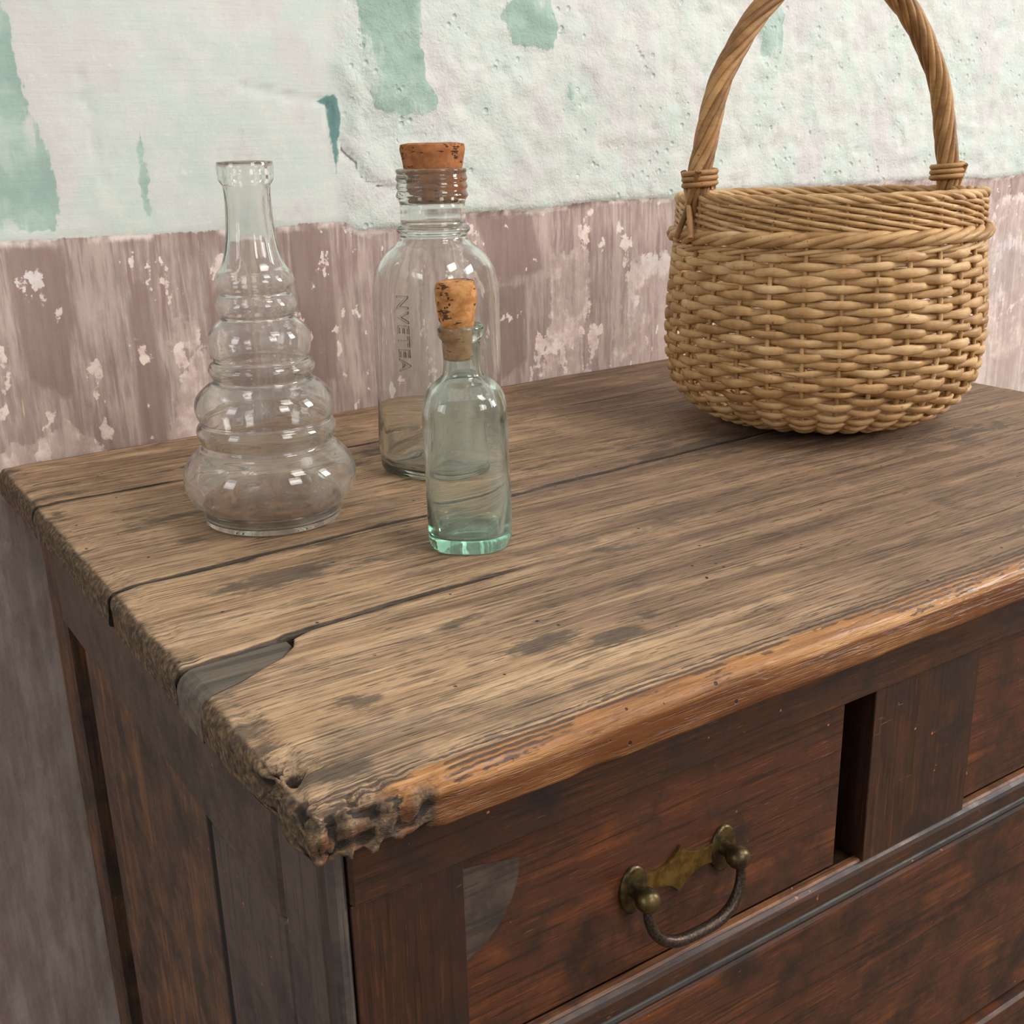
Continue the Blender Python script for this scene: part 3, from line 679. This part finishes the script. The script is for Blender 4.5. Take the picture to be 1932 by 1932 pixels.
def vessel(name, loc, outer, inner, mat, parent=None, ns=96, shape=None, rot=0.0, tilt=None):
    """outer bottom->top then inner top->bottom profile of (z,r); shape(z,theta)->radius factor"""
    prof = np.vstack([outer, inner[::-1]]); a = np.linspace(0, 2 * np.pi, ns, endpoint=False)
    V = []
    for z, r in prof:
        fct = shape(z, a) if shape else 1.0
        V.append(np.stack([r * fct * np.cos(a + rot), r * fct * np.sin(a + rot), np.full(ns, z)], 1))
    V = np.vstack(V); n = len(prof); F = grid_faces(n, ns, False, True)
    F = [f[::-1] for f in F]
    cb = len(V); V = np.vstack([V, [[0, 0, prof[0][0] + .0015], [0, 0, prof[-1][0] + .002]]])
    for j in range(ns):
        F.append((j, cb, (j + 1) % ns)[::-1] if False else ((j + 1) % ns, cb, j)[::-1]); b = (n - 1) * ns
        F.append((b + j, b + (j + 1) % ns, cb + 1))
    o = mesh_obj(name, V, F, mat, None, True)
    import bmesh
    bm = bmesh.new(); bm.from_mesh(o.data); bmesh.ops.recalc_face_normals(bm, faces=bm.faces); bm.to_mesh(o.data); bm.free()
    o.location = loc
    return o
def lean(o, dx, dy):
    """lean the thing slightly, as old bottles do on a warped top"""
    o.rotation_euler = (-dy, dx, 0)
    return o
ZT = .8004
# tall ribbed carafe bottle
tp = [(0.0, .0385), (.0008, .0400), (.004, .0408), (.0075, .0412), (.0100, .0420), (.0130, .0455), (.019, .0494), (.0278, .0510), (.036, .0490), (.0430, .0432), (.0481, .0385), (.0520, .0396), (.0564, .0408), (.0590, .0400), (.0613, .0384), (.0645, .0395), (.0695, .0407), (.076, .0392), (.0825, .0330), (.0863, .0284),
      (.0890, .0296), (.0923, .0309), (.0950, .0296), (.0972, .0275), (.1015, .0287), (.1082, .0296), (.114, .0282), (.1190, .0232), (.1219, .0206), (.1250, .0222), (.1283, .0234), (.1320, .0222), (.1354, .0200), (.1385, .0212), (.1418, .0227), (.1450, .0218), (.1490, .0190), (.1555, .0163), (.163, .0147), (.172, .0137), (.1926, .0132), (.1946, .0134), (.1958, .0143), (.1972, .0151), (.2000, .0154), (.2055, .0156), (.2070, .0152), (.2073, .0142)]
op = smooth_prof(tp, 6)
inn = []
for z, r in tp:
    if z < .0095: continue
    inn.append((z, r - .0024 if z < .165 else min(r - .0024, .0111 if z < .206 else .0122)))
ip = smooth_prof([(.0022, .0), (.0023, .015), (.0025, .030), (.0040, .0368), (.0085, .0388)] + inn[1:], 6)
def flute(z, a):
    w = sst(z, .146, .156) * (1 - sst(z, .186, .193)); return 1 + .018 * w * np.cos(10 * a)
tall = vessel('carafe_bottle', (.1185, -.2289, ZT), op, ip, M_CLEAR, shape=flute, ns=128)
tag(tall, 'tall clear glass bottle with stacked ribbed bulges and open neck, leftmost on chest', 'bottle')
lean(tall, .012, .006)
def sediment():
    k = NT('rusty_sediment'); n = k.noise(k.obj, 70, 5, .65)
    d = k.bsdf(k.ramp(n, [(.35, srgb(120, 84, 58)), (.6, srgb(168, 126, 92)), (.75, srgb(104, 62, 38))]), .8)
    t = k.n.new('ShaderNodeBsdfTransparent'); mx = k.n.new('ShaderNodeMixShader')
    k.put(mx.inputs[0], k.step(n, .38, .62, .3, .72)); k.L(t.outputs[0], mx.inputs[1]); k.L(d, mx.inputs[2])
    m_ = k.done(mx.outputs[0])
    a = np.linspace(0, 2 * np.pi, 48, endpoint=False); V = []
    rr = [.0, .010, .020, .029, .0345, .0370, .0405]; zz = [.0027, .0028, .0029, .0034, .0046, .0068, .0140]
    for q, z in zip(rr, zz): V += [(q * math.cos(t_), q * math.sin(t_), z) for t_ in a]
    o = mesh_obj('sediment', np.array(V), grid_faces(len(rr), 48, False, True), m_, None); o.parent = tall
    o['label'] = 'rusty brown residue film inside the bottle base'
sediment()

# big clear bottle with thread neck
def superell(p, z0, z1, rot=0):
    def f(z, a):
        w = sst(z, z1, z0); q = (np.abs(np.cos(a)) ** p + np.abs(np.sin(a)) ** p) ** (-1 / p)
        return 1 + w * (q - 1)
    return f
h = .0362
bp = [(0.0, h - .006), (.0006, h - .0035), (.004, h - .0008), (.010, h), (.05, h + .0002), (.115, h + .0004), (.1265, h + .0002), (.1355, .0365), (.1425, .0340), (.1486, .0288), (.1528, .0235), (.1564, .0216), (.1580, .0220), (.1592, .0234), (.1607, .0240), (.1622, .0234), (.1634, .0217), (.170, .0213), (.1775, .0212), (.1795, .0220), (.1815, .0233), (.1832, .0228), (.1850, .0221), (.1868, .0231), (.1885, .0227), (.1900, .0221), (.1917, .0231), (.1934, .0226), (.1950, .0222), (.1965, .0228), (.1977, .0226), (.1982, .0215)]
bi = [(.0045, .0), (.0047, .015), (.0050, h - .010), (.0085, h - .0045), (.02, h - .003), (.115, h - .0028), (.1265, h - .0030), (.135, .0334), (.1415, .0309), (.1473, .0258), (.1522, .0205), (.157, .0187), (.17, .0186), (.1965, .0190), (.1980, .0198)]
BX, BY = .2530, -.2015
ROTB = math.radians(-156)
big = vessel('threaded_bottle', (BX, BY, ZT), smooth_prof(bp, 5), smooth_prof(bi, 5), M_PALE, shape=superell(3.4, .118, .150), rot=ROTB, ns=128)
tag(big, 'large clear square-shouldered glass bottle with threaded neck, standing behind the small green bottle', 'bottle')
lean(big, .010, .004)
def emboss():
    cu = bpy.data.curves.new('lettering', 'FONT'); cu.body = 'NVETEA'; cu.size = .0125; cu.extrude = .0004; cu.bevel_depth = .00015; cu.space_character = 1.12; cu.align_x = 'CENTER'; cu.align_y = 'CENTER'
    t = bpy.data.objects.new('tmp_text', cu); COL.objects.link(t)
    dg = bpy.context.evaluated_depsgraph_get(); me = bpy.data.meshes.new_from_object(t.evaluated_get(dg)); bpy.data.objects.remove(t); me.name = 'lettering'
    me.materials.clear(); me.materials.append(M_PALE)
    o = bpy.data.objects.new('lettering', me); COL.objects.link(o); o.parent = big; o['label'] = 'raised lettering on the bottle side'
    n = Vector((math.cos(ROTB), math.sin(ROTB), 0)); dn = Vector((0, 0, -1)); up = n.cross(dn)  # text runs downwards
    M = Matrix((dn, up, n)).transposed().to_4x4(); M.translation = n * (h + .0005) + Vector((0, 0, .098)) + up * .0
    o.matrix_local = M
emboss()

# small green bottle
hg = .0229
gp = [(0.0, hg - .0035), (.0006, hg - .0012), (.0035, hg + .0001), (.01, hg + .0003), (.05, hg), (.074, hg - .0001), (.080, hg - .0004), (.0862, hg - .0021), (.0910, hg - .0055), (.0945, .0128), (.0965, .0110), (.0995, .0103), (.112, .0103), (.1150, .0104), (.1164, .0114), (.1176, .0121), (.1205, .0123), (.1222, .0121), (.1229, .0112)]
gi = [(.0085, .0), (.0080, .008), (.0068, .0148), (.0085, hg - .0042), (.012, hg - .0034), (.07, hg - .0030), (.080, hg - .0036), (.0865, hg - .0060), (.0915, .0118), (.0960, .0083), (.1, .0075), (.112, .0080), (.12, .0093), (.1226, .0102)]
GXP, GYP = .1905, -.3412
green = vessel('medicine_bottle', (GXP, GYP, ZT), smooth_prof(gp, 5), smooth_prof(gi, 5), M_GREEN, shape=superell(2.7, .080, .096), rot=math.radians(-128), ns=112)
tag(green, 'small aqua green glass medicine bottle with cork, frontmost on the chest', 'bottle')
lean(green, -.018, -.004)

# corks
def cork_mat(name, a, b, dk):
    k = NT(name)
    n = k.noise(k.map((1, 1, 1.2)), 160, 5, .6); v2 = k.noise(k.map((150, 150, 420)), 1, 3, .55); big_ = k.noise(k.obj, 60, 3, .5)
    col = k.mix(k.step(n, .35, .65), a, b)
    pit = k.step(k.math('ADD', v2, k.math('MULTIPLY', k.math('SUBTRACT', big_, .5), .5)), .60, .66)
    pit2 = k.step(k.vor(k.map((1, 1, .8)), 330), .14, .22, 1, 0); pit2 = k.math('MULTIPLY', pit2, k.step(big_, .52, .58))
    pt = k.math('MAXIMUM', pit, pit2)
    col = k.mix(k.math('MULTIPLY', pt, .9), col, dk)
    hh = k.math('SUBTRACT', k.math('MULTIPLY', n, .4), pt)
    return k.done(k.bsdf(col, .8, k.bump(hh, .8, .0009), spec=.3))
def cork(name, loc, prof, mat, label, amp, seed):
    a = np.linspace(0, 2 * np.pi, 64, endpoint=False); pf = smooth_prof(prof, 5); V = []
    for z, r in pf: V.append(np.stack([r * np.cos(a), r * np.sin(a), np.full(64, z)], 1))
    V = np.vstack(V); rad = np.hypot(V[:, 0], V[:, 1])
    dn = amp * fbm(V * 220, 3, seed) - amp * 2.2 * np.clip(fbm(V * np.array([160, 160, 380]), 2, seed + 3) - .35, 0, 1)
    msk = sst(V[:, 2], prof[0][0] + (prof[-1][0] - prof[0][0]) * .45, prof[0][0] + (prof[-1][0] - prof[0][0]) * .52)
    sc = 1 + np.where(rad > 1e-5, dn * msk / np.maximum(rad, 1e-4), 0); V[:, 0] *= sc; V[:, 1] *= sc
    F = [f[::-1] for f in grid_faces(len(pf), 64, False, True)]
    o = mesh_obj(name, V, F, mat); o.location = loc
    import bmesh
    bm = bmesh.new(); bm.from_mesh(o.data); bmesh.ops.remove_doubles(bm, verts=bm.verts, dist=1e-6); bmesh.ops.recalc_face_normals(bm, faces=bm.faces); bm.to_mesh(o.data); bm.free()
    return tag(o, label, 'cork')
MC1 = cork_mat('smooth_cork', srgb(150, 92, 54), srgb(176, 116, 72), srgb(58, 34, 24))
MC2 = cork_mat('rough_cork', srgb(166, 110, 62), srgb(204, 150, 96), srgb(64, 40, 26))
c1 = cork('cork_stopper', (BX + .0019, BY + .0008, ZT), [(.1805, .0), (.1806, .014), (.1810, .0172), (.1825, .0178), (.190, .0182), (.1965, .0184), (.1995, .0190), (.2040, .0198), (.2115, .0206), (.2126, .0203), (.2130, .0190), (.2130, .0)], MC1, 'wide smooth brown cork in the neck of the large clear bottle', .00012, 31)
lean(c1, .010, .004)
c2 = cork('cork_stopper', (GXP - .0020, GYP - .0004, ZT), [(.1045, .0), (.1046, .005), (.1050, .0065), (.112, .0070), (.1185, .0078), (.1228, .0088), (.1265, .0096), (.132, .0104), (.139, .0109), (.1440, .0106), (.1458, .0096), (.1462, .007), (.1462, .0)], MC2, 'rough crumbly pale cork in the neck of the small green bottle', .0004, 37)
lean(c2, -.018, -.004)

# ------------------------------------------------------------------ wicker basket
KX, KY = .5590, -.2600
BK = empty('wicker_basket', (KX, KY, ZT), 'round willow wicker basket with tall twisted arch handle, on the right of chest', 'basket')
BK_TILT = Matrix.Rotation(math.radians(-1.6), 4, Vector((.833, -.552, 0))).to_euler()
def wicker(name, a, b, c):
    k = NT(name); r = k.rand()
    off = k.math('MULTIPLY', r, 9.0); n = k.n.new('ShaderNodeVectorMath'); n.operation = 'ADD'; k.L(k.obj, n.inputs[0]); k.L(k.comb(off, off, off), n.inputs[1]); v = n.outputs[0]
    bl = k.noise(v, 40, 4, .6); sp = k.noise(v, 330, 3, .55); fi = k.noise(k.map((90, 90, 700), v), 1, 3, .6)
    col = k.ramp(k.math('ADD', k.math('MULTIPLY', bl, .8), k.math('MULTIPLY', r, .2)), [(.36, a), (.52, b), (.7, c)])
    col = k.mix(k.step(fi, .5, .68, 0, .35), col, a)
    spot = k.math('MULTIPLY', k.step(sp, .64, .7), k.step(k.noise(v, 70, 2, .5), .5, .58)); col = k.mix(k.math('MULTIPLY', spot, .75), col, srgb(104, 66, 38))
    ro = k.step(bl, .35, .65, .42, .6)
    return k.done(k.bsdf(col, ro, k.bump(k.math('ADD', fi, k.math('MULTIPLY', bl, .6)), .3, .0007), spec=.4))
M_WK = wicker('willow', srgb(156, 118, 74), srgb(194, 154, 104), srgb(218, 184, 138))
M_WKD = wicker('dark_willow', srgb(120, 88, 56), srgb(156, 118, 76), srgb(182, 144, 98))
M_WKH = wicker('handle_willow', srgb(126, 88, 52), srgb(164, 122, 76), srgb(190, 148, 98))
kp = smooth_prof([(.004, .064), (.0045, .072), (.009, .086), (.0150, .0965), (.0250, .1060), (.036, .1115), (.048, .1142), (.061, .1155), (.078, .1155), (.093, .1145), (.112, .1125), (.130, .1108), (.150, .1095), (.172, .1085)], 24)
arc = np.concatenate([[0], np.cumsum(np.hypot(*np.diff(kp, axis=0).T))])
NS = 30; FL = 0.0
def at_arc(s):
    z = np.interp(s, arc, kp[:, 0]); r = np.interp(s, arc, kp[:, 1])
    e = .001; tz = np.interp(s + e, arc, kp[:, 0]) - np.interp(s - e, arc, kp[:, 0]); tr = np.interp(s + e, arc, kp[:, 1]) - np.interp(s - e, arc, kp[:, 1])
    l = np.hypot(tz, tr) + 1e-9; return z, r, tz / l, tr / l
def ringpts(th, s, dr):
    """points on the basket wall at arc length s, pushed out by dr along the wall normal"""
    z, r, tz, tr = at_arc(s)
    nr, nz = tz, -tr
    rr = r + dr * nr; zz = z + dr * nz
    c, s_ = np.cos(th), np.sin(th)
    P = np.stack([KX + rr * c, KY + rr * s_, ZT + zz], 1)
    N1 = np.stack([nr * c, nr * s_, nz], 1); N2 = np.stack([tr * c, tr * s_, tz], 1)
    return P, N1, N2
s_top = np.interp(.1285, kp[:, 0], arc)
stake_th = np.linspace(0, 2 * np.pi, NS, endpoint=False) + RNG.normal(0, .010, NS)
# upright stakes
for i in range(NS):
    ss = np.linspace(.001, arc[-1] - .004, 44)
    th = np.full(44, stake_th[i]) + .006 * np.sin(ss * 40 + i)
    P, n1, n2 = ringpts(th, ss, np.full(44, .0004)); T = n2; nn = np.cross(T, n1)
    V, F = tube(P, n1, nn, .0017, .0016, 6)
    mesh_obj('stake', V, F, M_WK, BK)
# randed weavers
NR = 30; M_ = NS * 10
th0 = np.linspace(0, 2 * np.pi, M_, endpoint=False)
# warp so that weave phase follows the stakes
phase_idx = np.interp(th0, np.concatenate([stake_th, [stake_th[0] + 2 * np.pi]]) - 0, np.arange(NS + 1)) if stake_th[0] <= 0 else np.interp(th0, np.concatenate([[stake_th[-1] - 2 * np.pi], stake_th, [stake_th[0] + 2 * np.pi]]), np.arange(-1, NS + 1))
s_lo = .006; rows = np.linspace(s_lo, s_top, NR)
for j, s0 in enumerate(rows):
    ph = np.pi * phase_idx + np.pi * (j % 2)
    cosp = np.cos(ph)
    seedp = np.stack([np.cos(th0) * 3, np.sin(th0) * 3, np.full(M_, j * 1.7)], 1)
    wob = .0009 * vnoise(seedp, 5) + .0007 * vnoise(seedp * 4, 6)
    wid = 1 + .16 * vnoise(seedp * 1.2, 9) + .16 * vnoise(seedp * 5, 10) + RNG.normal(0, .06)
    if j == 14:   # the open slit on the near left
        d = np.angle(np.exp(1j * (th0 - math.radians(205)))); wid = wid * (1 - .65 * np.exp(-(d / .20) ** 4)); 
    if j == 11:
        d = np.angle(np.exp(1j * (th0 - math.radians(228)))); wid = wid * (1 - .45 * np.exp(-(d / .16) ** 4))
    if j == 7:
        d = np.angle(np.exp(1j * (th0 - math.radians(290)))); wid = wid * (1 - .5 * np.exp(-(d / .14) ** 4))
    dr = .0025 * np.sign(cosp) * np.abs(cosp) ** .75
    hgt = .0033 * (.76 + .24 * cosp) * wid
    P, n1, n2 = ringpts(th0, s0 + wob, dr)
    V, F = tube(P, n1, n2, .0015 + .0003 * cosp, hgt, 8, True, .72)
    mesh_obj('weaver', V, F, M_WK, BK)
# rope-like waling: k strands twisted about a ring
def rope(name, s0, strands, turns, A, B, rad, mat, sgn=1, n=420, dr0=0.0, wob=.0004, rad2=None):
    th = np.linspace(0, 2 * np.pi, n, endpoint=False)
    for q in range(strands):
        ph = sgn * turns * th + 2 * np.pi * q / strands
        seedp = np.stack([np.cos(th) * 4, np.sin(th) * 4, np.full(n, s0 * 900 + q)], 1)
        P, n1, n2 = ringpts(th, s0 + B * np.sin(ph) + wob * vnoise(seedp, 3), dr0 + A * np.cos(ph))
        rr = rad * (1 + .12 * vnoise(seedp * 1.5, 4))
        V, F = tube(P, n1, n2, rr, rr * (rad2 or 1), 7, True)
        mesh_obj(name, V, F, mat, BK)
sz = lambda z: np.interp(z, kp[:, 0], arc)
rope('wale_rod', sz(.1325), 3, 10, .0020, .0016, .0017, M_WK, 1)
rope('border_rod', sz(.1405), 4, 9, .0034, .0030, .0029, M_WK, 1, dr0=.0026)
for i, z in enumerate((.1478, .1522, .1566, .1610)):
    rope('upper_wale_rod', sz(z), 3, 10, .0024, .0021, .00165, M_WK, -1)
rope('rim_rod', sz(.1665), 4, 12, .0026, .0022, .0019, M_WK, -1)
# foot ring and base
rope('foot_rod', .0025, 3, 14, .0020, .0018, .0019, M_WKD, 1, dr0=0.0)
a = np.linspace(0, 2 * np.pi, 60, endpoint=False); V = []
for r_, z in ((.0, .005), (.03, .005), (.06, .0045), (.0685, .004), (.0685, .0008), (.06, .0006), (.03, .0012), (0, .0015)):
    V += [(KX + r_ * math.cos(t), KY + r_ * math.sin(t), ZT + z + .0003 * math.sin(t * 30)) for t in a]
mesh_obj('base_disc', np.array(V), grid_faces(8, 60, False, True)[::-1], M_WKD, BK)

# handle: eight rods twisted along an arch
AZ = math.radians(-13.5); HD = np.array([math.cos(AZ), math.sin(AZ), 0]); HN = np.array([-math.sin(AZ), math.cos(AZ), 0])
ha = .1085; hz0 = .135; hz1 = .3235; zb = .178
cp = [(-1.0, hz0), (-1.0, .150), (-1.0, zb), (-.965, zb + .14 * (hz1 - zb)), (-.895, zb + .385 * (hz1 - zb)), (-.745, zb + .62 * (hz1 - zb)), (-.565, zb + .80 * (hz1 - zb)), (-.36, zb + .925 * (hz1 - zb)), (-.17, zb + .985 * (hz1 - zb)), (0, hz1)]
cp = cp + [(-x, z) for x, z in cp[::-1][1:]]
hp = smooth_prof(cp, 14)
d_ = np.concatenate([[0], np.cumsum(np.hypot(np.diff(hp[:, 0]) * ha, np.diff(hp[:, 1])))])
sN = np.linspace(0, d_[-1], 220); hx = np.interp(sN, d_, hp[:, 0]) * ha; hz = np.interp(sN, d_, hp[:, 1])
HC = np.array([KX, KY, ZT])[None] + hx[:, None] * HD[None] + np.stack([0 * hz, 0 * hz, hz], 1)
Tn = np.gradient(HC, axis=0); Tn /= np.linalg.norm(Tn, axis=1)[:, None]
n1 = np.repeat(HN[None], 220, 0); n2 = np.cross(Tn, n1)
NHR = 8
for q in range(NHR):
    spread = 1 + 0 * sN
    ph = 2 * np.pi * q / NHR + 2 * np.pi * sN / .135
    R0 = .0056 + .0004 * np.sin(sN * 30 + q); flat = 1 - .45 * (sst(hz, .172, .150))
    P = HC + n1 * (np.cos(ph) * R0 * (1 + .9 * sst(hz, .172, .145)))[:, None] + n2 * (np.sin(ph) * R0 * flat)[:, None]
    f1, f2 = frames(P, (0, 1, 0)); rr = .0028 * (1 + .06 * np.sin(sN * 55 + q * 2)) * (.65 + .35 * sst(hz, .14, .18))
    V, F = tube(P, f1, f2, rr, rr, 7)
    mesh_obj('handle_rod', V, F, M_WKH, BK)
V, F = tube(HC, n1, n2, .0050, .0050, 8)
mesh_obj('handle_core', V, F, M_WKD, BK)
# bindings where the handle meets the rim
for s in (-1, 1):
    t = np.linspace(0, 1, 120); ang = t * 2 * np.pi * 3.2
    cz = .1745 + .0125 * t
    rx = .0112; ry = .0112
    C0 = np.array([KX, KY, ZT])[None] + (s * ha * .992) * HD[None] + np.stack([0 * cz, 0 * cz, cz], 1)
    P = C0 + HD[None] * (np.cos(ang) * rx)[:, None] + HN[None] * (np.sin(ang) * ry)[:, None]
    f1, f2 = frames(P); V, F = tube(P, f1, f2, .0021, .0021, 6); mesh_obj('binding', V, F, M_WKH, BK)
    for e in (-1, 1):   # crossing tie down over the border
        t = np.linspace(0, 1, 30)
        P = np.array([KX, KY, ZT])[None] + HD[None] * (s * (ha + .0065 + .0050 * t * t))[:, None] + HN[None] * (e * (.011 - .022 * t))[:, None] + np.stack([0 * t, 0 * t, .186 - .046 * t], 1)
        f1, f2 = frames(P, (1, 0, 0)); V, F = tube(P, f1, f2, .0023, .0023, 6); mesh_obj('binding', V, F, M_WKH, BK)

BK.rotation_euler = BK_TILT; BK.location.z += .0022
